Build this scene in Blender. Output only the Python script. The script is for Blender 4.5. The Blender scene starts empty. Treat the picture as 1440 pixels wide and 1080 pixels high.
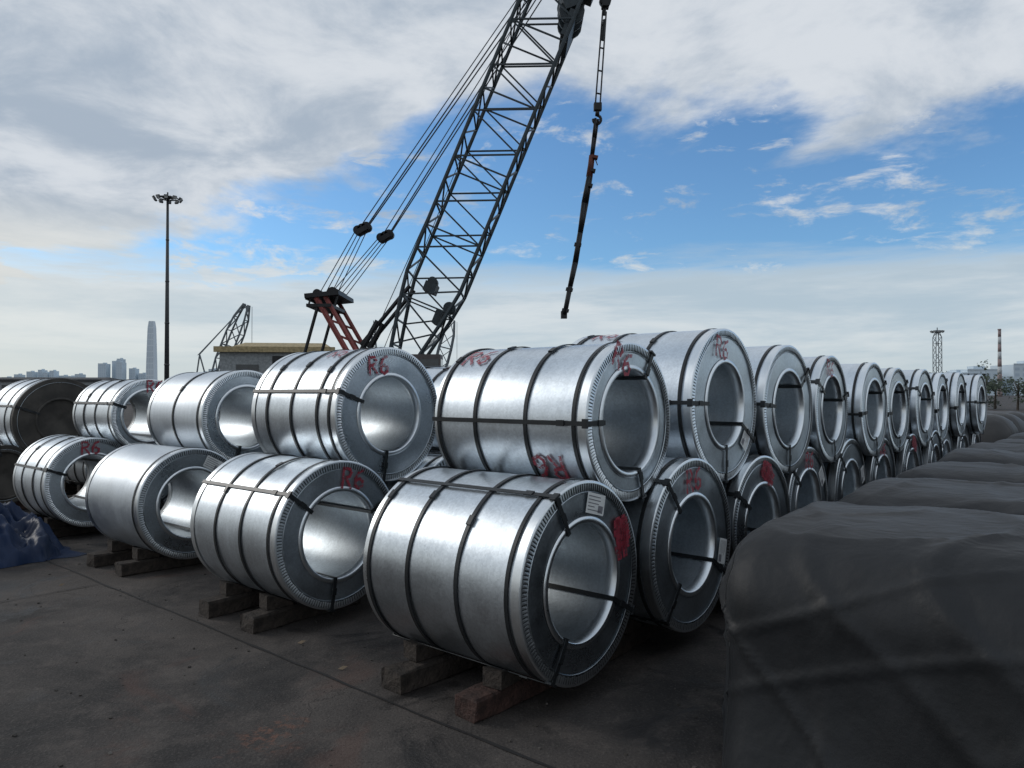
import bpy, math, random
from mathutils import Vector, noise, Matrix
random.seed(7)
S=bpy.context.scene
rad=math.radians
# ------------------------------------------------------------ helpers
class NT:
    def __init__(s,tree): s.t=tree; s.n=tree.nodes; s.l=tree.links
    def node(s,typ,**kw):
        n=s.n.new(typ)
        for k,v in kw.items(): setattr(n,k,v)
        return n
    def link(s,a,b): s.l.new(a,b)
    def inp(s,sock,v):
        if hasattr(v,'links') or isinstance(v,bpy.types.NodeSocket): s.l.new(v,sock)
        else: sock.default_value=v
    def math(s,op,a,b=0.0,c=0.0,clamp=False):
        n=s.n.new('ShaderNodeMath'); n.operation=op; n.use_clamp=clamp
        s.inp(n.inputs[0],a); s.inp(n.inputs[1],b); s.inp(n.inputs[2],c)
        return n.outputs[0]
    def sstep(s,v,a,b,o0=0.0,o1=1.0):
        n=s.n.new('ShaderNodeMapRange'); n.interpolation_type='SMOOTHSTEP'
        s.inp(n.inputs[0],v); s.inp(n.inputs[1],a); s.inp(n.inputs[2],b); s.inp(n.inputs[3],o0); s.inp(n.inputs[4],o1)
        return n.outputs[0]
    def noise(s,vec,scale,detail=4,rough=.5,dist=0):
        n=s.n.new('ShaderNodeTexNoise'); s.inp(n.inputs['Vector'],vec)
        n.inputs['Scale'].default_value=scale; n.inputs['Detail'].default_value=detail
        n.inputs['Roughness'].default_value=rough; n.inputs['Distortion'].default_value=dist
        return n.outputs['Fac']
    def mix(s,f,a,b,blend='MIX'):
        n=s.n.new('ShaderNodeMix'); n.data_type='RGBA'; n.blend_type=blend
        s.inp(n.inputs[0],f); s.inp(n.inputs[6],a); s.inp(n.inputs[7],b)
        return n.outputs[2]
    def comb(s,x,y,z):
        n=s.n.new('ShaderNodeCombineXYZ'); s.inp(n.inputs[0],x); s.inp(n.inputs[1],y); s.inp(n.inputs[2],z); return n.outputs[0]
def c4(r,g=None,b=None):
    if g is None: return (r,r,r,1)
    return (r,g,b,1)
def new_mat(name):
    m=bpy.data.materials.new(name); m.use_nodes=True
    T=NT(m.node_tree); bs=m.node_tree.nodes['Principled BSDF']
    return m,T,bs
def simple(name,col,rough=.6,metal=0.0,var=.25,scale=6.0,bump=.0,coords='Object'):
    m,T,bs=new_mat(name)
    tc=T.node('ShaderNodeTexCoord').outputs[coords]
    f=T.noise(tc,scale,3,.6)
    a=tuple(c*(1-var) for c in col)+(1,); b=tuple(min(1,c*(1+var)) for c in col)+(1,)
    T.link(T.mix(T.sstep(f,.3,.7),a,b),bs.inputs['Base Color'])
    bs.inputs['Roughness'].default_value=rough; bs.inputs['Metallic'].default_value=metal
    if bump:
        bn=T.node('ShaderNodeBump'); bn.inputs['Distance'].default_value=bump
        T.link(T.noise(tc,scale*3,3,.6),bn.inputs['Height']); T.link(bn.outputs[0],bs.inputs['Normal'])
    return m
class MB:
    def __init__(s): s.v=[];s.f=[];s.m=[];s.s=[]
    def face(s,idx,mat=0,smooth=False): s.f.append(idx); s.m.append(mat); s.s.append(smooth)
    def quad(s,a,b,c,d,mat=0):
        i=len(s.v); s.v+= [tuple(a),tuple(b),tuple(c),tuple(d)]; s.face((i,i+1,i+2,i+3),mat)
    def box(s,c,h,mat=0,M=None):
        i=len(s.v)
        for x in(-1,1):
            for y in(-1,1):
                for z in(-1,1):
                    p=Vector((h[0]*x,h[1]*y,h[2]*z))
                    if M: p=M@p
                    s.v.append(tuple(Vector(c)+p))
        for q in((0,1,3,2),(4,6,7,5),(0,4,5,1),(2,3,7,6),(0,2,6,4),(1,5,7,3)): s.face(tuple(i+k for k in q),mat)
    def beam(s,p,q,r,n=5,mat=0,r2=None):
        p=Vector(p);q=Vector(q);d=(q-p)
        if d.length<1e-6:return
        d.normalize(); u=d.orthogonal().normalized(); w=d.cross(u); i=len(s.v)
        if r2 is None:r2=r
        for c,rr in((p,r),(q,r2)):
            for k in range(n):
                t=2*math.pi*k/n; s.v.append(tuple(c+(u*math.cos(t)+w*math.sin(t))*rr))
        for k in range(n):
            k2=(k+1)%n; s.face((i+k,i+k2,i+n+k2,i+n+k),mat,n>6)
        s.face(tuple(i+k for k in range(n))[::-1],mat); s.face(tuple(i+n+k for k in range(n)),mat)
    def build(s,name,mats,parent=None,loc=(0,0,0),rot=0):
        me=bpy.data.meshes.new(name); me.from_pydata(s.v,[],s.f)
        for m in mats: me.materials.append(m)
        me.polygons.foreach_set('material_index',s.m); me.polygons.foreach_set('use_smooth',s.s); me.update()
        o=bpy.data.objects.new(name,me); S.collection.objects.link(o)
        o.location=loc; o.rotation_euler=(0,0,rot)
        if parent: o.parent=parent
        return o
def empty(name,loc=(0,0,0),rot=0):
    o=bpy.data.objects.new(name,None); S.collection.objects.link(o); o.location=loc; o.rotation_euler=(0,0,rot); o.empty_display_size=.3
    return o
# ------------------------------------------------------------ camera
EYE=1.65
cam=bpy.data.cameras.new('camera'); co=bpy.data.objects.new('camera',cam); S.collection.objects.link(co)
cam.sensor_width=36; cam.lens=26.25; cam.clip_end=9000; cam.clip_start=.05
co.location=(0,0,EYE); co.rotation_euler=(rad(90.65),0,0); S.camera=co
S.view_settings.view_transform='Standard'; S.view_settings.look='None'; S.view_settings.exposure=0
# ------------------------------------------------------------ world
SUNAZ=rad(-72); SUNEL=rad(28)
w=bpy.data.worlds.new('World'); S.world=w; w.use_nodes=True
T=NT(w.node_tree); w.node_tree.nodes.clear()
out=T.node('ShaderNodeOutputWorld'); bg=T.node('ShaderNodeBackground'); bg.inputs[1].default_value=.105
T.link(bg.outputs[0],out.inputs[0])
sky=T.node('ShaderNodeTexSky'); sky.sky_type='NISHITA'; sky.sun_disc=False
sky.sun_elevation=SUNEL; sky.sun_rotation=SUNAZ; sky.air_density=1.0; sky.dust_density=.6; sky.ozone_density=2.5
tc=T.node('ShaderNodeTexCoord').outputs['Generated']
nrm=T.node('ShaderNodeVectorMath',operation='NORMALIZE'); T.link(tc,nrm.inputs[0])
sp=T.node('ShaderNodeSeparateXYZ'); T.link(nrm.outputs[0],sp.inputs[0])
x,y,z=sp.outputs
zp=T.math('MAXIMUM',z,0.0)
az=T.math('ARCTAN2',x,y)
den=T.math('ADD',zp,.16)
P=T.comb(T.math('DIVIDE',x,den),T.math('DIVIDE',y,den),0.4)
n1=T.noise(P,1.5,7,.58,.25)
azz=T.math('SUBTRACT',az,.20)
zu=T.math('SUBTRACT',.342,T.math('MULTIPLY',T.math('MULTIPLY',azz,azz),T.sstep(azz,-.1,.1,.34,.14)))
wv=T.math('MULTIPLY',T.math('SUBTRACT',n1,.5),.34)
top=T.sstep(T.math('ADD',T.math('SUBTRACT',zp,zu),wv),-.03,.028)
H=T.comb(T.math('MULTIPLY',az,1.0),T.math('MULTIPLY',zp,7.0),2.3)
n2=T.noise(H,2.4,6,.64,.2)
low=T.sstep(T.math('ADD',zp,T.math('MULTIPLY',T.math('SUBTRACT',n2,.5),.15)),.125,.185,1.0,0.0)
H2=T.comb(T.math('MULTIPLY',az,5.0),T.math('MULTIPLY',zp,15.0),5.1)
n3=T.noise(H2,1.9,8,.63,.35)
leftb=T.sstep(az,-.12,-.5,0.0,.10)
wis=T.math('MULTIPLY',T.sstep(T.math('ADD',n3,leftb),.525,.68),.9)
cover=T.math('MAXIMUM',T.math('MAXIMUM',top,T.math('MULTIPLY',low,.92)),wis)
n4=T.noise(P,2.3,8,.62,.35)
n5=T.noise(P,.9,3,.5)
br=T.math('ADD',T.math('MULTIPLY',n4,.62),T.math('MULTIPLY',n5,.38))
hi=T.mix(T.sstep(br,.41,.60),c4(3.7,4.4,5.3),c4(6.4,6.8,7.3))
lo=T.mix(T.sstep(n2,.35,.65),c4(4.4,5.3,6.0),c4(6.6,7.0,7.2))
hor=T.mix(T.sstep(zp,0.0,.07),c4(5.2,5.9,6.3),lo)
wl=T.mix(T.sstep(az,-.1,-.75,0.0,.5),hor,c4(7.8,7.5,6.8))
colc=T.mix(T.sstep(zp,.15,.24),wl,hi)
tint=T.mix(1.0,sky.outputs[0],c4(.84,1.16,1.38),'MULTIPLY')
fin=T.mix(cover,tint,colc)
gr=T.mix(T.sstep(z,-.02,0.0),c4(.6,.58,.56),fin)
T.link(gr,bg.inputs[0])
# sun
sl=bpy.data.lights.new('sun','SUN'); sl.energy=1.0; sl.angle=rad(22); sl.color=(1,.95,.88)
so=bpy.data.objects.new('sun',sl); S.collection.objects.link(so)
sd=Vector((math.sin(SUNAZ)*math.cos(SUNEL),math.cos(SUNAZ)*math.cos(SUNEL),math.sin(SUNEL)))
so.rotation_euler=sd.to_track_quat('Z','Y').to_euler(); so.location=(-20,5,20)
# ------------------------------------------------------------ yard frame
D=1.05
P0=Vector((.357*D,3.75*D,0))
TH=rad(49.5)
UA=Vector((-math.sin(TH),math.cos(TH),0)); UR=Vector((math.cos(TH),math.sin(TH),0))
ROT=math.atan2(-UA.y,-UA.x)
def F(a,r,zz=0.0): return P0+UA*a+UR*r+Vector((0,0,zz))   # metres
# ------------------------------------------------------------ materials
def metal_mat(name,base,rlo,rhi,spangle=.12,cloud=.34):
    m,T,bs=new_mat(name)
    tc=T.node('ShaderNodeTexCoord').outputs['Object']
    oi=T.node('ShaderNodeObjectInfo').outputs['Random']
    off=T.node('ShaderNodeVectorMath',operation='ADD'); T.link(tc,off.inputs[0])
    T.link(T.comb(T.math('MULTIPLY',oi,37.0),T.math('MULTIPLY',oi,11.0),0.0),off.inputs[1]); v=off.outputs[0]
    vo=T.node('ShaderNodeTexVoronoi'); T.link(v,vo.inputs['Vector']); vo.inputs['Scale'].default_value=85
    spn=T.node('ShaderNodeSeparateColor'); T.link(vo.outputs['Color'],spn.inputs[0])
    cl=T.noise(v,1.9,5,.6,.3)
    mp=T.node('ShaderNodeMapping'); T.link(v,mp.inputs[0]); mp.inputs['Scale'].default_value=(9,.6,.6)
    st=T.noise(mp.outputs[0],3.0,4,.6)
    val=T.math('ADD',T.math('MULTIPLY',T.math('SUBTRACT',spn.outputs[0],.5),spangle),T.math('MULTIPLY',T.math('SUBTRACT',cl,.5),cloud))
    val=T.math('ADD',val,T.math('MULTIPLY',T.math('SUBTRACT',st,.5),.24))
    val=T.math('ADD',val,T.math('MULTIPLY',T.math('SUBTRACT',oi,.5),.16))
    val=T.math('ADD',val,1.0)
    mm=T.node('ShaderNodeVectorMath',operation='SCALE'); mm.inputs[0].default_value=base; T.link(val,mm.inputs['Scale'])
    T.link(mm.outputs[0],bs.inputs['Base Color'])
    bs.inputs['Metallic'].default_value=1.0
    rr=T.math('ADD',T.sstep(cl,.3,.72,rlo,rhi),T.math('MULTIPLY',spn.outputs[1],.05))
    T.link(T.math('ADD',rr,T.math('MULTIPLY',oi,.06)),bs.inputs['Roughness'])
    bn=T.node('ShaderNodeBump'); bn.inputs['Strength'].default_value=.3; bn.inputs['Distance'].default_value=.011
    T.link(T.math('ADD',T.noise(v,2.6,3,.5),T.math('MULTIPLY',spn.outputs[2],.009)),bn.inputs['Height']); T.link(bn.outputs[0],bs.inputs['Normal'])
    return m
M_Z=metal_mat('galvanized_steel',(.60,.655,.705),.27,.39,.16)
M_ZD=metal_mat('dull_galvanized_steel',(.58,.63,.68),.40,.54,.08,.22)
M_BORE=metal_mat('bore_steel',(.50,.555,.60),.33,.46,.18,.30)
M_F=metal_mat('galvanized_face',(.50,.555,.60),.22,.36,.16)
M_RING=metal_mat('edge_protector_steel',(.70,.74,.77),.24,.34,.05)
M_GAP=simple('protector_gap',(.12,.13,.14),.45,.9)
M_STRAP=simple('strapping_steel',(.022,.025,.028),.38,.4)
M_DARKF=simple('dirty_cover',(.040,.036,.031),.65,.0,.45,4)
M_LABEL=simple('paper_label',(.60,.62,.62),.5,0,.08)
M_PRINT=simple('label_print',(.16,.16,.18),.6,0,.1)
m,T,bs=new_mat('red_spray_paint'); M_RED=m
tcx=T.node('ShaderNodeTexCoord').outputs['Object']
bs.inputs['Roughness'].default_value=.45; bs.inputs['Metallic'].default_value=.15
T.link(T.mix(T.noise(tcx,20,3,.5),c4(.22,.025,.04),c4(.40,.05,.08)),bs.inputs['Base Color'])
T.link(T.sstep(T.noise(tcx,42,4,.7),.34,.54,0.05,.92),bs.inputs['Alpha'])
M_WOOD=simple('old_timber',(.034,.026,.021),.85,0,.5,14,.012)
M_WOOD2=simple('red_brown_timber',(.046,.023,.018),.85,0,.5,14,.012)
COILM=[M_Z,M_F,M_RING,M_GAP,M_STRAP,M_LABEL,M_PRINT,M_RED,M_DARKF,M_BORE]
# ------------------------------------------------------------ coil
R_ST=[[(0,0),(0,1)],[(0,1),(.38,.98),(.5,.8),(.4,.58),(.05,.5)],[(.2,.5),(.55,0)]]
S_ST=[[(.5,.98),(.22,.85),(.03,.5),(.05,.15),(.28,0),(.5,.12),(.52,.38),(.3,.52),(.06,.38)]]
def strokes_R6():
    o=[[(a-.66,b-.5) for a,b in s] for s in R_ST]+[[(a+.12,b-.5) for a,b in s] for s in S_ST]
    return o
def steel_coil(a,r,zc,d,L,Ri=.31,body=(.36,.66,.93),axial=(100,215,335),label=None,face_r6=None,body_r6=(),blob=None,darkface=False,yaw=0.0,seg=96,teeth=150,dull=False):
    B=MB(); R=d/2; sd0=random.uniform(0,100)
    def rev(prof,mat,th0=0,th1=2*math.pi,n=None,wob=0.0,smooth=True):
        n=n or seg; full=abs(th1-th0-2*math.pi)<1e-6
        i=len(B.v); cols=n if full else n+1
        for k in range(cols):
            t=th0+(th1-th0)*k/n; cy,sy=math.cos(t),math.sin(t)
            for (px,pr) in prof:
                wr=0
                if wob: wr=wob*noise.noise(Vector((px*2.2+sd0,cy*1.6,sy*1.6)))
                B.v.append((px,(pr+wr)*cy,(pr+wr)*sy))
        m=len(prof)
        for k in range(n):
            k2=(k+1)%cols
            for j in range(m-1):
                B.face((i+k*m+j,i+k*m+j+1,i+k2*m+j+1,i+k2*m+j),mat,smooth)
    nb=10
    rev([(-L*j/nb,R) for j in range(nb+1)],0,wob=.006)
    fm=8 if darkface else 1
    rm_=8 if darkface else 2
    i=len(B.v); nr=5
    for k in range(seg):
        t=2*math.pi*k/seg
        for j in range(nr+1):
            rr=R+(Ri-R)*j/nr; p=(rr*math.cos(t),rr*math.sin(t))
            dx=.005*noise.noise(Vector((p[0]*4+sd0,p[1]*4,5))) if 0<j<nr else 0
            B.v.append((dx,p[0],p[1]))
    for k in range(seg):
        k2=(k+1)%seg
        for j in range(nr): B.face((i+k*(nr+1)+j,i+k*(nr+1)+j+1,i+k2*(nr+1)+j+1,i+k2*(nr+1)+j),fm,True)
    rev([(-L,R),(-L,Ri)],1); rev([(-L*j/4,Ri) for j in range(5)],8 if darkface else 9,wob=.004)
    if darkface:
        rev([(-.02,Ri*1.02),(-.04,Ri*.6),(-.05,.001)],8)
    for sx,x0 in((1,0),(-1,-L)):
        rmt=rm_ if sx>0 else 2
        rev([(x0-sx*.05,R+.005),(x0+sx*.002,R+.006)],rmt)
        rev([(x0+sx*.002,R+.006),(x0+sx*.007,R+.001),(x0+sx*.0075,R-.010)],rmt)
        rev([(x0+sx*.0045,R-.003),(x0+sx*.0045,R-.048)],3 if not(darkface and sx>0) else 8)
        rev([(x0+sx*.006,R-.052),(x0+sx*.010,R-.054),(x0+sx*.006,R-.057)],1)
        nt=teeth if sx>0 else teeth//2
        if darkface and sx>0: nt=0
        for k in range(nt):
            t0=2*math.pi*k/nt+random.uniform(-.002,.002); t1=t0+2*math.pi/nt*.66
            r0=R-.008; r1=R-.047+random.uniform(-.003,.003)
            h0=.007; h1=.0104
            B.quad((x0+sx*h0,r0*math.cos(t0),r0*math.sin(t0)),(x0+sx*h0,r1*math.cos(t0),r1*math.sin(t0)),(x0+sx*h1,r1*math.cos(t1),r1*math.sin(t1)),(x0+sx*(h0+.0012),r0*math.cos(t1),r0*math.sin(t1)),2)
        rev([(x0-sx*.06,Ri-.004),(x0+sx*.006,Ri-.005),(x0+sx*.010,Ri+.002),(x0+sx*.009,Ri+.026),(x0+sx*.003,Ri+.029)],rmt)
    for f in body:
        xx=-L*f; rev([(xx-.013,R+.003),(xx-.012,R+.010),(xx+.012,R+.010),(xx+.013,R+.003)],4,smooth=False)
        t=random.uniform(100,150)*math.pi/180
        B.box((xx,(R+.012)*math.cos(t),(R+.012)*math.sin(t)),(.016,.028,.004),4,Matrix.Rotation(t-math.pi/2,3,'X'))
    xx=-.078; rev([(xx-.012,R+.006),(xx-.011,R+.010),(xx+.011,R+.010),(xx+.012,R+.006)],4,smooth=False)
    for deg in axial:
        t=deg*math.pi/180; Mx=Matrix.Rotation(t-math.pi/2,3,'X')
        def at(px,pr): return (px,pr*math.cos(t),pr*math.sin(t))
        B.box(at(-L/2,R+.0135),(L/2+.015,.013,.002),4,Mx)
        B.box(at(-L/2,Ri-.011),(L/2+.015,.013,.002),4,Mx)
        for x0 in(.0150,-L-.0150): B.box(at(x0,(R+Ri)/2),(.0018,.0135,(R-Ri)/2+.014),4,Mx)
        B.box(at(.018,R-.12),(.0035,.017,.024),4,Mx)
        B.box(at(-.16,R+.017),(.026,.017,.0035),4,Mx)
        B.box(at(.003,R+.009),(.018,.026,.006),4,Mx)
    def strokes_face(ss,cy,cz,h,wd,rotd=0,xo=.0118):
        cr,sr=math.cos(rad(rotd)),math.sin(rad(rotd))
        for s in ss:
            pts=[(cy+(u*cr-v*sr)*h,cz+(u*sr+v*cr)*h) for u,v in s]
            for n_,(p,q) in enumerate(zip(pts,pts[1:])):
                dx,dy=q[0]-p[0],q[1]-p[1]; l=math.hypot(dx,dy) or 1; ex,ey=dx/l*wd*.4,dy/l*wd*.4; nx,ny=-dy/l*wd/2,dx/l*wd/2
                xo2=xo+.0003*n_
                B.quad((xo2,p[0]-ex+nx,p[1]-ey+ny),(xo2,q[0]+ex+nx,q[1]+ey+ny),(xo2,q[0]+ex-nx,q[1]+ey-ny),(xo2,p[0]-ex-nx,p[1]-ey-ny),7)
    def strokes_body(ss,cx,th,h,wd,flip=1):
        sub=4; k0=0
        for s in ss:
            for (p,q) in zip(s,s[1:]):
                k0+=1; px,pv,qx,qv=p[0]*h*flip,p[1]*h*flip,q[0]*h*flip,q[1]*h*flip
                dx,dy=qx-px,qv-pv; l=math.hypot(dx,dy) or 1; ex,ey=dx/l*wd*.4,dy/l*wd*.4; nx,ny=-dy/l*wd/2,dx/l*wd/2
                px-=ex;pv-=ey;qx+=ex;qv+=ey; ro=R+.0075+.0003*k0
                def W(u,v):
                    t=rad(th)-v/R; return (cx+u,ro*math.cos(t),ro*math.sin(t))
                for j in range(sub):
                    f0,f1=j/sub,(j+1)/sub
                    a0,b0=px+(qx-px)*f0,pv+(qv-pv)*f0; a1,b1=px+(qx-px)*f1,pv+(qv-pv)*f1
                    B.quad(W(a0+nx,b0+ny),W(a1+nx,b1+ny),W(a1-nx,b1-ny),W(a0-nx,b0-ny),7)
    rm=(R+Ri)/2-.01
    if face_r6: 
        t=rad(face_r6[0]); strokes_face(strokes_R6(),rm*math.cos(t),rm*math.sin(t),.135,.021,face_r6[1])
    for (cx,th,fl) in body_r6: strokes_body(strokes_R6(),cx,th,.15,.022,fl)
    if blob is not None:
        t=rad(blob); strokes_face([[(-.35,.5),(.3,.45)],[(-.4,.2),(.35,.18)],[(-.3,-.1),(.4,-.1)],[(-.4,-.4),(.3,-.38)],[(-.2,.6),(-.25,-.7)],[(.15,.6),(.1,-.7)]],rm*math.cos(t),rm*math.sin(t),.16,.045,blob-20)
    if label is not None:
        t=rad(label); cy,cz=rm*math.cos(t),rm*math.sin(t); hw,hh=.085,.055; rot=t-math.pi/2; cr,sr=math.cos(rot),math.sin(rot)
        def q(u0,v0,u1,v1,xo,mt):
            pp=[(u0,v0),(u1,v0),(u1,v1),(u0,v1)]; B.quad(*[(xo,cy+u*cr-v*sr,cz+u*sr+v*cr) for u,v in pp],mt)
        q(-hw,-hh,hw,hh,.0125,5)
        for j in range(5): q(-hw*.85,hh*(.72-j*.33),hw*random.uniform(-.1,.8),hh*(.72-j*.33)-.005,.0135,6)
        q(hw*.3,-hh*.8,hw*.85,-hh*.1,.0135,6)
    p=F(a,r,zc)
    mats=list(COILM)
    if dull: mats[0]=M_ZD
    return B.build('steel_coil',mats,None,tuple(p),ROT+yaw)
WB=.13
def timber(a,r0,r1,mat,h=.06,wd=.08,zo=0.0):
    B=MB(); n=6
    L=r1-r0
    prof=[(-wd,.012),(-wd+.012,0),(wd-.012,0),(wd,.012),(wd,2*h-.015),(wd-.015,2*h),(-wd+.015,2*h),(-wd,2*h-.012)]
    for k in range(n+1):
        for (u,v) in prof: B.v.append((u+random.uniform(-.007,.007),L*k/n+random.uniform(-.01,.01),max(0,v+random.uniform(-.008,.005))))
    for k in range(n):
        for j in range(8): B.face((k*8+j,k*8+(j+1)%8,(k+1)*8+(j+1)%8,(k+1)*8+j),0)
    B.face(tuple(range(8))[::-1]); B.face(tuple(n*8+j for j in range(8)))
    p=F(a,r0,zo)
    return B.build('timber_beam',[mat],None,tuple(p),ROT+random.uniform(-.08,.08))
def chock(a,r,R,side,mat):
    B=MB(); hw=.06; 
    off0,off1=.16,.36
    def hs(o): return R-math.sqrt(max(.001,R*R-o*o))-.004
    pts=[(off0,0),(off1,0),(off1,hs(min(off1,.31))),(off0+.12,hs(off0+.12)),(off0,hs(off0))]
    for sx in(-hw,hw):
        for(o,v) in pts: B.v.append((sx,side*o,v))
    B.face((0,1,2,3,4));B.face((9,8,7,6,5))
    for j in range(5): B.face((j,(j+1)%5,5+(j+1)%5,5+j))
    p=F(a,r,WB-.006); B.build('timber_chock',[mat],None,tuple(p),ROT+random.uniform(-.12,.12))
Lcols=[0,2.0*D,4.22*D,6.55*D,9.0*D]
lower={}
def put_lower(ci,ri,d,a,r,**kw):
    zc=WB+d/2; lower[(ci,ri)]=(a,r,d,zc)
    steel_coil(a,r,zc,d,kw.pop('L',1.17),**kw)
    for k,off in enumerate((.36,.92)):
        timber(a+off,r-.47-random.uniform(0,.06),r+.45,M_WOOD2 if (ri==0 and ci==0 and k==0) or random.random()<.15 else M_WOOD)
        if ri<3: chock(a+off,r,d/2,-1,M_WOOD)
        chock(a+off,r,d/2,1,M_WOOD)
put_lower(0,0,1.05,0,0,L=1.16,Ri=.315,axial=(118,238,332),body=(.36,.68,.96),label=76,blob=28,seg=128,teeth=156)
put_lower(1,0,1.03,2.0*D,0,L=1.14,axial=(142,262,25),body=(.38,.68),face_r6=(74,-8))
put_lower(2,0,1.0,4.22*D,.09,L=1.14,axial=(290,),body=(),label=62,dull=True)
put_lower(3,0,1.0,6.55*D,.14,L=1.02,axial=(160,300,40),body=(.35,.7),face_r6=(95,0))
put_lower(4,0,.80,9.1*D,.0,L=1.1,axial=(100,220,330),body=(.5,),darkface=True)
for ri in range(1,11):
    d=random.choice([1.0,1.03,1.05,.98]) if ri>1 else 1.09
    fr=(random.uniform(60,110),random.uniform(-12,10)) if ri in(1,3,5) else None
    put_lower(0,ri,d,random.uniform(-.06,.05) if ri>1 else -.03,ri*1.125*D,axial=(random.uniform(100,150),random.uniform(215,250),random.uniform(310,350)),face_r6=fr,label=(random.choice([20,35,345]) if ri in(1,3,4,7) else None),yaw=random.uniform(-.03,.03),blob=(80 if ri in(2,6) else None),Ri=.30+random.uniform(-.01,.01))
    if ri<4:
        for ci in(1,2,3): put_lower(ci,ri,random.choice([1.0,1.03]),Lcols[ci]+random.uniform(-.05,.05),ri*1.125*D+.05*ci,face_r6=(88,0) if ci==1 else None,seg=64,teeth=90)
put_lower(4,1,.80,9.1*D,1.35*D,seg=64,teeth=80)
def put_upper(ci,ri,d,a,rhint,**kw):
    A=lower[(ci,ri)]; Bq=lower[(ci,ri+1)]
    (r1,R1,z1),(r2,R2,z2)=(A[1],A[2]/2+.010,A[3]),(Bq[1],Bq[2]/2+.010,Bq[3])
    R=d/2; q1=R1+R; q2=R2+R
    dd=math.hypot(r2-r1,z2-z1); al=(q1*q1-q2*q2+dd*dd)/(2*dd); h=math.sqrt(max(.01,q1*q1-al*al))
    ex,ez=(r2-r1)/dd,(z2-z1)/dd
    r=r1+ex*al-ez*h; zc=z1+ez*al+ex*h
    steel_coil(a,r,zc,d,kw.pop('L',1.15),**kw)
    return r,zc
put_upper(0,0,.925,.05*D,0,Ri=.305,L=1.17,axial=(180,285,60),body=(.36,.70,.97),face_r6=(106,-25),body_r6=((-.98,122,1),(-.30,214,-1)),seg=128)
put_upper(1,0,1.05,2.2*D,0,Ri=.30,axial=(160,262),body=(.2,.5,.8),face_r6=(108,4),body_r6=((-.36,112,1),))
put_upper(2,0,.93,4.32*D,0,Ri=.30,axial=(255,),body=(.5,),dull=True)
put_upper(3,0,.86,6.45*D,0,Ri=.30,axial=(160,300),body=(.4,.7),face_r6=(80,0))
put_upper(4,0,1.2,9.15*D,0,Ri=.30,axial=(160,300),body=(.3,.7),darkface=True)
ds=[1.08,1.05,1.0,.99,.99,1.0,.98,.98,.98]
offs=[.04,.0,.02,-.03,.0,-.04,-.02,-.06,-.14]
for k,ri in enumerate(range(1,10)):
    put_upper(0,ri,ds[k],offs[k],0,Ri=.305+random.uniform(-.01,.012),axial=((178,268,330) if k==0 else (random.choice([175,185,150]),random.uniform(240,290),random.uniform(0,60))),face_r6=(random.uniform(95,112),-10) if k in(0,2) else None,label=(322 if k==0 else None),body_r6=((-.9,105,1),) if k==0 else (),body=(.36,.66,.93),yaw=random.uniform(-.02,.02))
for ci in(1,2,3):
    for ri in(1,2): put_upper(ci,ri,random.choice([1.0,.95]),Lcols[ci]+.2,0,body_r6=((-.3,100,1),) ,seg=64,teeth=90)
# ------------------------------------------------------------ ground
m,T,bs=new_mat('yard_asphalt'); M_G=m
tcx=T.node('ShaderNodeTexCoord').outputs['Object']
nA=T.noise(tcx,.5,7,.68,.5); nB=T.noise(tcx,3.2,7,.74,.2); nC=T.noise(tcx,70,2,.6)
c=T.mix(T.sstep(nA,.38,.62),c4(.022,.020,.0195),c4(.070,.060,.054))
c=T.mix(T.math('MULTIPLY',T.sstep(nB,.47,.70),.6),c,c4(.105,.088,.078))
c=T.mix(T.math('MULTIPLY',T.sstep(nC,.52,.72),.4),c,c4(.13,.118,.106))
c=T.mix(T.math('MULTIPLY',T.sstep(nC,.45,.3),.5),c,c4(.014,.013,.012))
nD=T.noise(tcx,.9,6,.66,1.0)
c=T.mix(T.math('MULTIPLY',T.sstep(nD,.56,.68),.40),c,c4(.10,.054,.042))
c=T.mix(T.math('MULTIPLY',T.sstep(nD,.46,.36),.75),c,c4(.014,.013,.013))
dsn=T.node('ShaderNodeVectorMath',operation='DISTANCE'); T.link(tcx,dsn.inputs[0]); dsn.inputs[1].default_value=(-1.15,3.6,0)
spot=T.math('MULTIPLY',T.sstep(T.math('ADD',dsn.outputs['Value'],T.math('MULTIPLY',T.math('SUBTRACT',nB,.5),1.0)),.22,.08),T.sstep(T.noise(tcx,16,4,.7),.46,.60))
c=T.mix(T.math('MULTIPLY',spot,.5),c,c4(.19,.085,.055))
vo=T.node('ShaderNodeTexVoronoi'); vo.feature='DISTANCE_TO_EDGE'; vo.inputs['Scale'].default_value=.36
dv=T.node('ShaderNodeVectorMath',operation='ADD'); T.link(tcx,dv.inputs[0])
nz=T.node('ShaderNodeTexNoise'); T.link(tcx,nz.inputs['Vector']); nz.inputs['Scale'].default_value=2.0; nz.inputs['Detail'].default_value=5; nz.inputs['Roughness'].default_value=.65
T.link(nz.outputs['Color'],dv.inputs[1]); T.link(dv.outputs[0],vo.inputs['Vector'])
crk=T.math('MULTIPLY',T.sstep(vo.outputs['Distance'],.002,.006,1.0,0.0),T.sstep(nA,.48,.62))
c=T.mix(T.math('MULTIPLY',crk,.3),c,c4(.012,.011,.01))
T.link(c,bs.inputs['Base Color'])
T.link(T.math('ADD',T.sstep(nD,.36,.48,.46,.82),T.math('MULTIPLY',nB,.1)),bs.inputs['Roughness'])
bs.inputs['Specular IOR Level'].default_value=.32
bn=T.node('ShaderNodeBump'); bn.inputs['Distance'].default_value=.014; bn.inputs['Strength'].default_value=.9
T.link(T.math('ADD',T.math('ADD',nB,T.math('MULTIPLY',nC,.4)),T.math('MULTIPLY',crk,-.25)),bn.inputs['Height']); T.link(bn.outputs[0],bs.inputs['Normal'])
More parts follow.
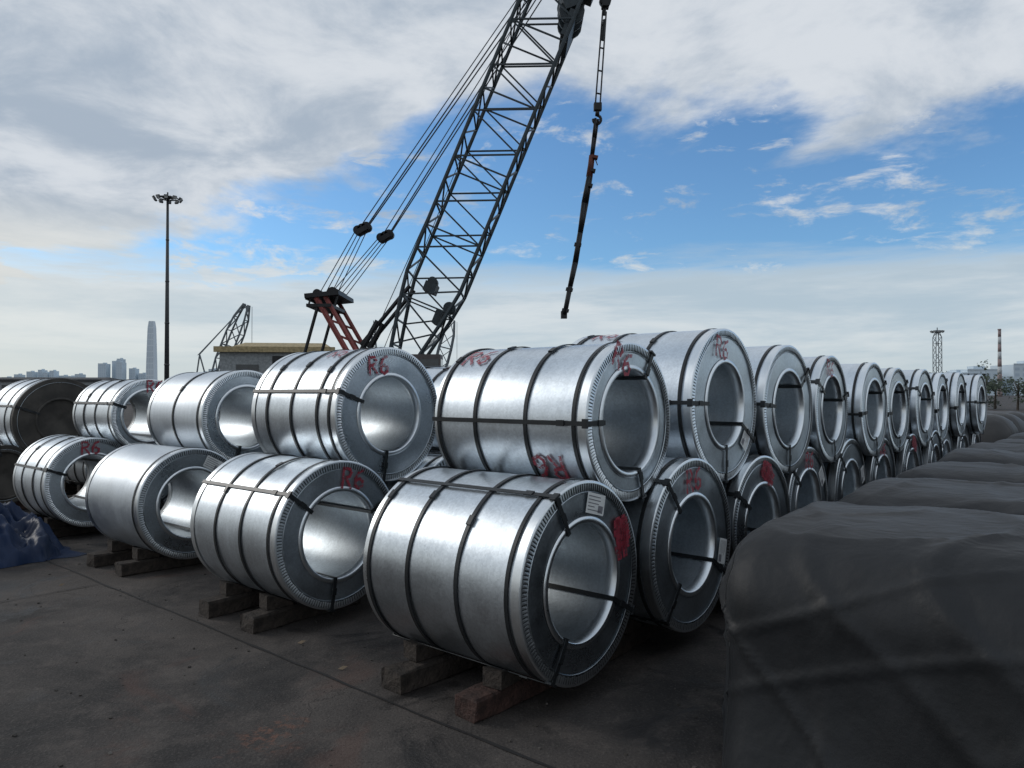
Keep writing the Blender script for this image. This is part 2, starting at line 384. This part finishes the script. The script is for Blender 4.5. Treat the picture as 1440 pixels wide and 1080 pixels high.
B=MB(); B.quad((-4500,-4500,0),(4500,-4500,0),(4500,4500,0),(-4500,4500,0))
ground=B.build('ground',[M_G])
M_J=simple('joint_tar',(.010,.009,.009),.8)
B=MB()
def joint(p,q,wd=.011):
    p=Vector(p);q=Vector(q);d=(q-p).normalized();nn=Vector((-d.y,d.x,0));n=int((q-p).length/.12)
    prev=None
    for k in range(n+1):
        c0=p+(q-p)*k/n+nn*(noise.noise(Vector((k*.31,p.x,p.y)))*.014); ww=wd*(.55+.9*abs(noise.noise(Vector((k*.7,3,p.x)))))
        a_,b_=c0+nn*ww,c0-nn*ww
        if prev: B.quad(prev[0],prev[1],b_,a_)
        prev=(a_,b_)
joint(F(-3.5,-.62,.004),F(14,-.62,.004)); joint(F(-3.5,-5.6,.004),F(14,-5.6,.004)); joint(F(4.6,-.66,.008),F(4.6,-12,.008),.008)
B.build('pavement_joint',[M_J],ground)
B=MB()
for k in range(620):
    a_,r_=random.uniform(-2,11),random.uniform(-4.5,.6)
    p=F(a_,r_,0); s=random.uniform(.002,.008)
    B.box(p+Vector((0,0,s*.5)),(s,s*random.uniform(.5,1.2),s*.55),random.choice([0,1,1]),Matrix.Rotation(random.random()*3,3,'Z')@Matrix.Rotation(random.random()*.5,3,'X'))
for k in range(12):
    a_,r_=random.uniform(-1,8),random.uniform(-3.5,-.3); p=F(a_,r_,0); s=random.uniform(.02,.04); t=random.random()*3
    u=Vector((math.cos(t),math.sin(t),.15))*s; v=Vector((-math.sin(t),math.cos(t),.1))*s*.35
    B.quad(p-u+Vector((0,0,.012)),p-v+Vector((0,0,.006)),p+u+Vector((0,0,.016)),p+v+Vector((0,0,.02)),2)
B.build('ground_debris',[simple('pebble',(.10,.09,.08),.9),simple('pebble_dark',(.04,.035,.03),.9),simple('dead_leaf',(.15,.11,.07),.8)])
# ------------------------------------------------------------ tarps
def tarp_mat(name,col,rough=.55,bump=.35,sheen=.05,spec=.3):
    m,T,bs=new_mat(name); tcx=T.node('ShaderNodeTexCoord').outputs['Object']
    f=T.noise(tcx,1.2,5,.6,.3); g=T.noise(tcx,6,6,.7)
    c=T.mix(T.sstep(f,.3,.72),tuple(k*.7 for k in col)+(1,),tuple(k*1.35 for k in col)+(1,))
    c=T.mix(T.math('MULTIPLY',T.sstep(g,.58,.78),.16),c,c4(.09,.085,.078))
    T.link(c,bs.inputs['Base Color']); T.link(T.sstep(f,.3,.7,rough-.08,rough+.10),bs.inputs['Roughness'])
    bs.inputs['Specular IOR Level'].default_value=spec
    bs.inputs['Sheen Weight'].default_value=sheen; bs.inputs['Sheen Roughness'].default_value=.4
    mp=T.node('ShaderNodeMapping'); T.link(tcx,mp.inputs[0]); mp.inputs['Rotation'].default_value=(.3,.5,.4); mp.inputs['Scale'].default_value=(1.6,2.8,.8)
    r1=T.noise(mp.outputs[0],2.4,3,.5,.35)
    bn=T.node('ShaderNodeBump'); bn.inputs['Distance'].default_value=.05; bn.inputs['Strength'].default_value=bump
    T.link(T.math('ADD',r1,T.math('MULTIPLY',T.noise(tcx,20,5,.65),.12)),bn.inputs['Height']); T.link(bn.outputs[0],bs.inputs['Normal'])
    return m
M_T=tarp_mat('charcoal_tarpaulin',(.0135,.015,.0175),.55,.4,.06,.34); M_TG=tarp_mat('grey_tarpaulin',(.05,.05,.051)); M_TB=tarp_mat('blue_tarpaulin',(.008,.019,.052),.5,.35,0,.25)
def tarp_stack(a1,r0,r1,h,La,mat,name='tarpaulin_covered_coil',seed=0,rr=.24,loc=None,rot=None,res=.045):
    hx,hy=La/2,(r1-r0)/2
    nx,ny,nz=[max(8,min(150,int(v/res))) for v in(La,2*hy,h)]
    B=MB(); idx={}
    def vert(i,j,k):
        key=(i,j,k)
        if key in idx:return idx[key]
        p=Vector((-hx+La*i/nx,-hy+2*hy*j/ny,h*k/nz))
        rt=rr*1.25 
        c=Vector((max(-hx+rr,min(hx-rr,p.x)),max(-hy+rt,min(hy-rt,p.y)),min(h-rt,p.z)))
        d=p-c
        e=Vector((d.x/rr,d.y/rt,(d.z/rt) if d.z>0 else 0))
        if e.length>1e-6:
            mx=max(abs(e.x),abs(e.y),abs(e.z)); e2=e.normalized()*mx
            q=c+Vector((e2.x*rr,e2.y*rt,e2.z*rt)); 
            if d.z<=0:q.z=p.z
        else:q=p
        yy=q.y/hy; xx=q.x/hx
        up=min(1,max(0,q.z/h))
        q.z-=up*.12*yy*yy+up*.015*math.sin(q.x*2.3+seed)
        low=max(0.0,1-up)
        wx=min(1,max(0,(abs(xx)-.75)/.25)); wy=min(1,max(0,(abs(yy)-.7)/.3))
        outv=Vector((math.copysign(wx,xx),math.copysign(wy,yy),0))
        s=q.x*(1 if wy>0 else 0)+q.y*(1 if wx>0 else 0)+.25*q.z
        fold=.5+.5*math.sin(s*8+3.5*noise.noise(Vector((s*1.3,q.z*1.0,seed))))
        fold=(fold**2)*.04*(low**.6)*max(0,.7+1.2*noise.noise(Vector((s*1.1,seed,3))))
        soft=noise.noise(Vector((q.x*1.3+seed,q.y*1.3,q.z*1.1)))*.045
        q+=Vector((outv.x*(fold+soft-.02*low),outv.y*(fold+soft+.06*low*low-.03*math.sin(up*math.pi)),0))
        # smooth creases: rounded ridges, stronger near the corners
        c1=noise.noise(Vector((q.x*1.5+q.z*1.4+seed,q.y*1.2-q.z*.6,seed+4)))
        c2=noise.noise(Vector((q.x*1.1-q.z*2.2+seed,q.y*1.9+q.z*.9,seed+9)))
        cr=.020*math.exp(-(c1/.05)**2)+.014*math.exp(-(c2/.04)**2)
        q+=Vector((outv.x*cr,outv.y*cr,up*cr*.7))
        q.z+=up*noise.noise(Vector((q.x*1.3,q.y*1.6,seed)))*.03
        q.z=max(q.z,-.01)
        B.v.append(tuple(q)); idx[key]=len(B.v)-1; return idx[key]
    for i in range(nx):
        for j in range(ny): B.face((vert(i,j,nz),vert(i+1,j,nz),vert(i+1,j+1,nz),vert(i,j+1,nz)),0,True)
    for k in range(nz):
        for i in range(nx):
            for j in(0,ny): B.face((vert(i,j,k),vert(i+1,j,k),vert(i+1,j,k+1),vert(i,j,k+1)),0,True)
        for j in range(ny):
            for i in(0,nx): B.face((vert(i,j,k),vert(i,j+1,k),vert(i,j+1,k+1),vert(i,j,k+1)),0,True)
    if loc is None: loc=F(a1-La/2,(r0+r1)/2,0); rot=ROT
    return B.build(name,[mat],None,tuple(loc),rot)
for k in range(9):
    r0=-.22+1.47*k
    tarp_stack(-.755+.02*min(k,4),r0,r0+1.44,1.10-.015*(k%3),4.2,M_T,seed=k*7.3,res=.026 if k<2 else .07)
for k in range(5):
    tarp_stack(-1.2-.1*k,15+1.5*k,16.42+1.5*k,1.22,3.5,M_TG,seed=40+k,rr=.4,res=.12)
for k in range(3):
    tarp_stack(2.8,14.5+1.5*k,15.9+1.5*k,1.2,3.0,M_TG,seed=60+k,rr=.4,res=.12)
# blue tarp heap
B=MB(); n=100
cx=Vector((-5.65,7.75,0))
for i in range(n+1):
    for j in range(n+1):
        u,v=i/n*2-1,j/n*2-1; q=max(0,1-(abs(u)**2.6+abs(v)**2.6))
        rn=abs(noise.noise(Vector((u*1.5,v*1.7,1))))+.5*abs(noise.noise(Vector((u*3.4,v*3.2,4))))+.2*abs(noise.noise(Vector((u*8,v*8,9))))
        zz=(q**.4)*(.50-.62*rn+.14*noise.noise(Vector((u*1.2,v*1.0,8))))*1.15+.004
        e=1+.12*noise.noise(Vector((u*3,v*3,3)))
        B.v.append((u*1.15*e,v*.66*e,max(.004,zz)))
for i in range(n):
    for j in range(n): k=i*(n+1)+j; B.face((k,k+1,k+n+2,k+n+1),0,True)
B.build('blue_tarpaulin_heap',[M_TB],None,tuple(cx),ROT+.1)
# ------------------------------------------------------------ cranes
M_CR=simple('crane_boom_paint',(.024,.035,.042),.5,.2); M_ROPE=simple('wire_rope',(.03,.033,.04),.5,.4)
M_CRED=simple('crane_red_paint',(.20,.045,.04),.5); M_BLK=simple('crane_black_steel',(.013,.014,.016),.5,.3); M_GL=simple('cab_glass',(.03,.04,.05),.1)
M_HOUSE=simple('crane_house_paint',(.07,.06,.06),.6)
M_ORG=simple('sling_webbing',(.11,.035,.025),.8)
def lattice(B,foot,tip,w0,taper0,taper1,bay,rc,rl,yd=1.0,tipw=.35):
    foot=Vector(foot);tip=Vector(tip);d=tip-foot;L=d.length;d.normalize()
    side=Vector((0,1,0)); side=(side-d*side.dot(d)).normalized(); up=d.cross(side).normalized()
    def wid(t):
        if t<taper0: return (.35+.65*t/taper0)
        if t>L-taper1: return (tipw+(1-tipw)*(L-t)/taper1)
        return 1
    n=int(L/bay); ring=[]
    for k in range(n+1):
        t=L*k/n; c=foot+d*t; ww=w0/2*wid(t); wy=w0*yd/2*(wid(t) if t>taper0 else 1)
        ring.append([c+side*wy+up*ww,c+side*wy-up*ww,c-side*wy-up*ww,c-side*wy+up*ww])
    for k in range(n):
        for j in range(4):
            B.beam(ring[k][j],ring[k+1][j],rc,6)
            j2=(j+1)%4
            if k%2==0: B.beam(ring[k][j],ring[k+1][j2],rl,4)
            else: B.beam(ring[k][j2],ring[k+1][j],rl,4)
            if k%3==0 or j%2==1: B.beam(ring[k][j],ring[k][j2],rl,4)
    return ring
def disc(B,c,r,t,n=16,mat=0,ax=Vector((0,1,0))): B.beam(Vector(c)-ax*t,Vector(c)+ax*t,r,n,mat)
E=empty('crawler_crane',(0,25,0))
B=MB(); foot=(-3.74,0,2.3); tip=(2.35,0,17.1)
ring=lattice(B,foot,tip,1.86,3.0,2.0,.80,.070,.036,1.0,.45)
bd=(Vector(tip)-Vector(foot)).normalized(); bu=Vector((bd.z,0,-bd.x))
def bp(t,o,yy=0): return Vector(foot)+bd*t+bu*o+Vector((0,yy,0))
for yy in(-.5,0,.5):
    disc(B,bp(13.2,.75,yy),.42,.07); disc(B,bp(13.75,.45,yy),.36,.07)
B.box(bp(13.5,.6),(.3,.75,.28),0,Matrix.Rotation(-.38,3,'Y'))
B.box(bp(12.7,.85),(.14,.8,.45),0,Matrix.Rotation(.38,3,'Y'))
B.box(bp(14.3,.9),(.25,.6,.16),0,Matrix.Rotation(.38,3,'Y'))
B.box(bp(3.0,-.1,-.2),(.20,.4,.16),0,Matrix.Rotation(.38,3,'Y')); B.box(bp(2.2,.5,0),(.12,.6,.25),0,Matrix.Rotation(.38,3,'Y'))
disc(B,bp(2.6,.75,-.4),.2,.2); disc(B,bp(3.2,-.1,-.3),.16,.25)
for yy in(-.3,.3): disc(B,(3.0,yy,16.9),.35,.08)
B.beam(tip,(3.0,0,16.9),.12,6)
B.beam(bp(13.0,.7,.5),(3.0,.3,16.9),.05,5); B.beam(bp(13.0,.7,-.5),(3.0,-.3,16.9),.05,5)
B.build('boom',[M_CR],E)
B=MB()
for yy in(-1.0,1.0):
    B.beam((-6.15,yy,4.8),(-6.75,yy,2.6),.06,6); B.beam((-6.3,yy,4.7),(-5.15,yy,2.7),.10,6,1); B.beam((-6.05,yy,4.8),(-4.85,yy,2.7),.08,6,1)
    for k in range(4): 
        f=k/4+.1; B.beam(Vector((-6.3,yy,4.7)).lerp(Vector((-5.15,yy,2.7)),f),Vector((-6.05,yy,4.8)).lerp(Vector((-4.85,yy,2.7)),f+.1),.05,4,1)
B.box((-6.1,0,4.80),(.55,1.15,.07),0,Matrix.Rotation(-.1,3,'Y')); B.box((-6.2,0,4.45),(.40,1.1,.05),0)
for yy in(-.7,-.35,0,.35,.7): disc(B,(-5.85,yy,4.92),.17,.05); disc(B,(-6.35,yy,4.88),.14,.05)
for k in range(4): B.beam((-6.55+.28*k,-1.0,4.45),(-6.45+.28*k,-1.0,4.8),.035,4)
B.beam((-6.6,-1,4.7),(-6.6,1,4.7),.08,6)
B.build('gantry',[M_BLK,M_CRED],E)
B=MB()
for yy in(-.55,.55):
    B.beam((-4.95,yy,3.2),(-3.35,yy,5.15),.075,6)
    B.beam((-5.0,yy,2.9),(-4.4,yy,4.0),.1,6)
B.build('boom_backstop',[M_BLK],E)
B=MB()
g=Vector((-5.95,0,4.95)); br=Vector((-4.62,0,6.95))
for yy,o in((-.55,-.28),(.55,.28)):
    bb=br+Vector((o,yy,-.02*o))
    for k in range(3): disc(B,bb+Vector((-.14+.14*k,0,.06*k)),.15,.16,14,1)
    B.box(bb,(.2,.22,.08),1,Matrix.Rotation(-.5,3,'Y'))
    for k in range(4): B.beam(g+Vector((-.28+.16*k,yy+.1*k-.15,0)),bb+Vector((-.2+.1*k,.08*k-.12,0)),.016,4)
    for k in range(2): B.beam(bb+Vector((.1,.15*k,.1)),Vector(tip)+Vector((-.25+.2*k,yy*.9+.12*k,.1)),.024,4)
    B.beam(bb+Vector((-.1,0,.1)),Vector(tip)+Vector((-.5,yy*.9,.0)),.018,4)
B.beam((-4.9,.1,3.0),bp(13.4,-.9),.016,4); B.beam((-4.4,.3,3.0),(-1.75,.3,9.6),.014,4)
B.beam((3.25,0,16.9),(3.14,0,14.95),.02,4); B.beam((3.3,.15,16.9),(3.22,.1,14.95),.02,4)
B.build('rigging_ropes',[M_ROPE,M_BLK],E)
B=MB()
disc(B,(3.14,0,14.85),.2,.12,16); B.box((3.14,0,14.85),(.12,.16,.24)); B.beam((3.14,0,14.7),(3.1,0,14.35),.05,6)
B.beam((3.05,-.05,14.5),(2.80,0,11.3),.028,5); B.beam((3.18,.05,14.5),(2.96,0,11.3),.028,5); B.beam((3.12,.0,14.2),(3.05,0,13.5),.06,6)
for k in range(4):
    t=.15+k*.24; B.beam(Vector((3.05,0,14.5)).lerp(Vector((2.80,0,11.3)),t),Vector((3.18,0,14.5)).lerp(Vector((2.96,0,11.3)),t+.01),.03,5)
B.box((2.88,0,11.25),(.13,.1,.12)); B.beam((2.88,0,11.15),(2.86,0,10.95),.07,8)
pr=None
for k in range(9):
    t=rad(90-35*k); q=Vector((2.86+.13*math.cos(t),0,10.82+.15*math.sin(t)))
    if pr is not None: B.beam(pr,q,.05,6)
    pr=q
B.build('hook_block',[M_BLK],E)
B=MB()
pts=[(2.86,10.85),(2.78,10.2),(2.7,9.6),(2.62,8.9),(2.45,8.0),(2.3,7.0),(2.12,6.0),(1.95,5.2),(1.76,4.25)]
for o in(-.05,.05):
    pr=None
    for k,(px,pz) in enumerate(pts):
        q=Vector((px+o*(1-.08*k)+random.uniform(-.02,.02),o,pz))
        if pr is not None: B.beam(pr,q,.045 if k<3 else .074,7,1 if k==3 else 0)
        pr=q
for k,t in enumerate((9.55,9.1,8.6,6.6,5.1,4.4)):
    xx=1.76+(t-4.25)*.19; B.box((xx,0,t),(.115,.11,.05),1 if k<1 else 0,Matrix.Rotation(.2,3,'Y'))
B.beam((2.72,.02,9.7),(2.88,.05,9.3),.02,4,1); B.beam((2.6,0,9.5),(2.5,0,8.9),.02,4,1); B.box((1.74,0,4.25),(.1,.1,.12))
B.build('lifting_sling',[M_BLK,M_ORG],E)
B=MB()
B.box((-5.2,0,1.95),(2.0,1.5,.72),0); B.box((-7.2,0,2.0),(.35,1.5,.8),1); B.box((-3.0,-1.15,2.0),(.75,.45,.85),0); B.box((-2.6,-1.61,2.3),(.3,.006,.4),2); B.box((-2.244,-1.15,2.3),(.006,.38,.4),2)
for k in range(6): B.box((-6.6+.45*k,-1.505,2.0),(.16,.006,.35),1)
B.box((-4.6,0,1.1),(1.1,1.1,.14),1)
B.build('machinery_house',[M_HOUSE,M_BLK,M_GL],E)
for s,nm in((-1,'near'),(1,'far')):
    B=MB()
    B.box((-4.6,s*1.9,.55),(2.4,.32,.36),0)
    for k in range(7): disc(B,(-6.7+.7*k,s*1.9,.38),.28,.36,14)
    for ex in(-7.0,-2.2): disc(B,(ex,s*1.9,.52),.46,.37,18)
    for k in range(22):
        B.box((-7.0+.229*k,s*1.9,1.0),(.09,.42,.035),0); B.box((-7.0+.229*k,s*1.9,.035),(.09,.42,.035),0)
    B.build('crawler_track_'+nm,[M_BLK],E)
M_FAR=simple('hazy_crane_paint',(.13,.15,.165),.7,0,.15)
def far_crane(x,y,tipx,tipz,footz,lines,wd,mat):
    E=empty('crawler_crane',(x,y,0)); B=MB()
    lattice(B,(0,0,footz),(tipx,0,tipz),wd,wd*2,wd*1.5,wd*1.05,wd*.075,wd*.045,1,.35); B.build('boom',[mat],E)
    B=MB()
    for k in range(3):
        B.beam((lines[0]-.3*k,.5*k,lines[1]),(tipx-.1,0,tipz),.028*wd,4)
    B.beam((lines[0],0,lines[1]),(lines[0]-.6,0,footz-1),.07,5); B.beam((lines[0],0,lines[1]),(lines[0]+1.2,0,footz-1),.07,5)
    B.beam((tipx+.5,0,tipz-.2),(tipx+.5,0,tipz*.55),.02*wd,4)
    B.build('rigging',[mat],E)
    B=MB(); B.box((-1.3,0,1.9),(2.2,1.5,.8)); B.box((.9,-1,2.0),(.6,.4,.8)); B.box((-3.6,0,2.0),(.3,1.4,.9)); B.build('machinery_house',[mat],E)
    B=MB()
    for s in(-1,1):
        B.box((-.9,s*1.8,.55),(2.4,.35,.4))
        for ex in(-3.3,1.5): disc(B,(ex,s*1.8,.55),.5,.36,14)
    B.build('crawler_tracks',[mat],E)
far_crane(-28.0,70,3.1,9.9,2.0,(-1.3,5.2),1.25,M_FAR)
far_crane(-8.3,80,1.9,9.4,2.0,(-1.9,5.0),1.3,M_FAR)
# ------------------------------------------------------------ masts
M_MAST=simple('mast_steel',(.05,.055,.06),.6,.2); M_LAMP=simple('lamp_glass',(.5,.52,.52),.3)
def mast(x,y,h,r0,r1,headw,latt=False,mat=None):
    mat=mat or M_MAST
    E=empty('floodlight_mast',(x,y,0)); B=MB()
    if latt: lattice(B,(0,0,0),(0,.01,h),headw*.5,h*.001+.01,h*.01,headw*.55,.07,.05)
    else:
        B.beam((0,0,0),(0,0,h),r0,12,0,r1); B.beam((0,0,0),(0,0,.5),r0*1.6,12)
        for k in range(1,5): B.beam((0,0,h*k/5-.08),(0,0,h*k/5+.08),(r0+(r1-r0)*k/5)*1.15,12)
    B.build('pole',[mat],E)
    B=MB(); hw=headw/2; n=10
    for k in range(n):
        t=2*math.pi*k/n; t2=2*math.pi*(k+1)/n; p=Vector((hw*.72*math.cos(t),hw*.72*math.sin(t),h)); q=Vector((hw*.72*math.cos(t2),hw*.72*math.sin(t2),h))
        B.beam(p,q,.05,5); B.beam((0,0,h-.3),p,.04,5)
        M=Matrix.Rotation(t,3,'Z')@Matrix.Rotation(.6,3,'Y')
        B.box(p+Vector((math.cos(t)*.3,math.sin(t)*.3,-.12)),(.1,.22,.2),0,M)
        B.box(p+Vector((math.cos(t)*.3,math.sin(t)*.3,-.12))+M@Vector((.105,0,0)),(.008,.18,.16),1,M)
    B.beam((0,0,h-.5),(0,0,h+.7),.09,6); B.box((0,0,h+.1),(hw*.4,hw*.4,.05))
    B.build('lamp_head',[mat,M_LAMP],E)
mast(-40.7,88,24.6,.30,.14,3.3)
mast(85.5,150,14,.2,.15,2.3,True,M_FAR)
E=empty('radio_tower',(-18,97,0)); B=MB(); lattice(B,(0,0,0),(0,.01,10.2),1.0,.01,4.5,1.0,.06,.04,1,.2); B.beam((0,0,10),(0,0,11),.05,5); B.build('lattice_mast',[M_FAR],E)
B=MB(); hz=27
for k in range(9):
    B.beam((0,0,hz*k/9),(0,0,hz*(k+1)/9),.95-.05*k,16,k%2,.90-.05*k)
B.beam((0,0,hz-.3),(0,0,hz+.2),.65,16,0); B.beam((.8,0,0),(.6,0,hz),.1,5,1)
B.build('banded_chimney',[simple('chimney_red',(.28,.22,.22),.8),simple('chimney_white',(.45,.48,.5),.8)],None,(196,300,0))
# ------------------------------------------------------------ buildings
M_HZ=simple('haze_tinted_concrete',(.56,.65,.72),.9,0,.05,.02); M_HZ2=simple('haze_tinted_glass',(.44,.53,.62),.6,0,.06,.02)  # aerial haze is put into both base colours: paler and bluer for distance
M_SK=simple('haze_tinted_cladding',(.66,.73,.79),.8,0,.04,.02)  # tower cladding and glazing lightened, distance haze painted into the colour
M_SK2=simple('haze_tinted_glazing',(.54,.62,.69),.7,0,.04,.02)
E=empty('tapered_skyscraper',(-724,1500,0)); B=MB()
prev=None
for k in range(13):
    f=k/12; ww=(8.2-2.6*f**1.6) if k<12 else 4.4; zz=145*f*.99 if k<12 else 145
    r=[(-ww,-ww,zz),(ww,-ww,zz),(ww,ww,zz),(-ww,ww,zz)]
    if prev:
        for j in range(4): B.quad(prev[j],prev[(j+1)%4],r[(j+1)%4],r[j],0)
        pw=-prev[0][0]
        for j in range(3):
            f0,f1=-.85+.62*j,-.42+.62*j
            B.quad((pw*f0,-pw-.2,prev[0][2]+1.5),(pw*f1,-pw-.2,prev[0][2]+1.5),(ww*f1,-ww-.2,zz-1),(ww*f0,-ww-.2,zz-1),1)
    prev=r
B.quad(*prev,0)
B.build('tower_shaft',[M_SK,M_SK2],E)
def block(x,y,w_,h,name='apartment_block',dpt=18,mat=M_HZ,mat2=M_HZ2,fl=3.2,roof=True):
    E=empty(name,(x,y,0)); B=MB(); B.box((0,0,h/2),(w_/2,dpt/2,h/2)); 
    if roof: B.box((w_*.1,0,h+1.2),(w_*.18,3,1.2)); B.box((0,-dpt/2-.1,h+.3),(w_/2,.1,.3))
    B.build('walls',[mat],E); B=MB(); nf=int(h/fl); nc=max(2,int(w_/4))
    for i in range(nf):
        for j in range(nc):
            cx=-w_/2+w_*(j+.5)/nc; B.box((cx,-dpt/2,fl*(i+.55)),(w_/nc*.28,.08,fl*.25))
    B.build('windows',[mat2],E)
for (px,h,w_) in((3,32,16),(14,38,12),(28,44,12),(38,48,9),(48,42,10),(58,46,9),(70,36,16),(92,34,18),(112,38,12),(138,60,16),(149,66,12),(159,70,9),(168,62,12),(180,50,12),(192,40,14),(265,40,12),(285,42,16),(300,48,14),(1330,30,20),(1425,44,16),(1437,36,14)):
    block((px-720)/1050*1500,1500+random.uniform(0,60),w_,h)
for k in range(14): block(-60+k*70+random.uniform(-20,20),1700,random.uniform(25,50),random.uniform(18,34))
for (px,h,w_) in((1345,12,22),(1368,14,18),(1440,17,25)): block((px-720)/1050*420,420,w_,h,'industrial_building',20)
def warehouse(x,y,w_,h,dp,fascia,wall,rot=0):
    E=empty('warehouse',(x,y,0),rot); B=MB(); B.box((0,0,h*.42),(w_/2,dp/2,h*.42)); B.build('walls',[wall],E)
    B=MB(); 
    zt=h*.84
    B.box((0,-dp/2-.15,zt+h*.03),(w_/2+.3,.15,h*.035))
    v=[(-w_/2-.3,-dp/2,zt+.02),(w_/2+.3,-dp/2,zt+.02),(w_/2-.8,0,h),(-w_/2+.8,0,h),(w_/2+.3,dp/2,zt+.02),(-w_/2-.3,dp/2,zt+.02)]
    B.quad(v[0],v[1],v[2],v[3]); B.quad(v[3],v[2],v[4],v[5])
    i=len(B.v); B.v+=[v[0],v[3],v[5]]; B.face((i,i+1,i+2)); i=len(B.v); B.v+=[v[1],v[2],v[4]]; B.face((i,i+1,i+2))
    B.build('roof',[fascia],E)
    B=MB(); n=max(2,int(w_/3.2))
    for k in range(n):
        cx=-w_/2+w_*(k+.5)/n; B.box((cx,-dp/2-.02,h*.6),(.7,.04,.4))
        if k%3==1: B.box((cx,-dp/2-.02,h*.22),(1.1,.05,h*.22))
    B.build('windows_and_doors',[M_GL],E)
M_OCH=simple('ochre_roof',(.34,.27,.15),.8); M_WALL=simple('grey_render',(.25,.27,.28),.9); M_DK=simple('dark_roof',(.035,.037,.04),.8)
warehouse(-15.8,52,7.0,5.1,7,M_OCH,M_WALL,.12)
warehouse(-75,100,42,3.7,10,M_DK,M_WALL,.1)
warehouse(-38,120,30,4.0,10,M_DK,M_WALL,0)
warehouse(8,130,40,4.2,12,M_DK,M_WALL,0)
# ------------------------------------------------------------ tree line (right)
M_LEAF=simple('tree_foliage',(.040,.058,.036),.8,0,.5,1.5); M_BARK=simple('bark',(.06,.05,.04),.9)
B=MB()
for k in range(36):
    tx=44+k*1.6+random.uniform(-.8,.8); ty=71+random.uniform(-4,6)+k*.2; h=random.uniform(3.4,5.0)
    B.beam((tx,ty,0),(tx+.1,ty,h*.6),.12,6,1,.05)
    for j in range(4):
        t=random.random()*6.3; B.beam((tx,ty,h*.35+.2*j),(tx+math.cos(t)*1.0,ty+math.sin(t)*1.0,h*.65+.1*j),.05,4,1,.02)
    cl=[(Vector((random.gauss(0,.85),random.gauss(0,.8),h*.50+random.gauss(0,.7))),random.uniform(.35,.8)) for _ in range(13)]
    for c_,rr in cl:
        for q in range(38):
            d=Vector((random.gauss(0,1),random.gauss(0,1),random.gauss(0,1))).normalized()*rr*random.uniform(.5,1.1)
            p=Vector((tx,ty,0))+c_+d; s=random.uniform(.1,.2); u=Vector((random.gauss(0,1),random.gauss(0,1),random.gauss(0,1))).normalized(); v=u.orthogonal().normalized()
            B.quad(p-u*s,p-v*s*.6,p+u*s,p+v*s*.6,0)
B.build('distant_tree_line',[M_LEAF,M_BARK])
print('verts',sum(len(o.data.vertices) for o in bpy.data.objects if o.type=='MESH'))
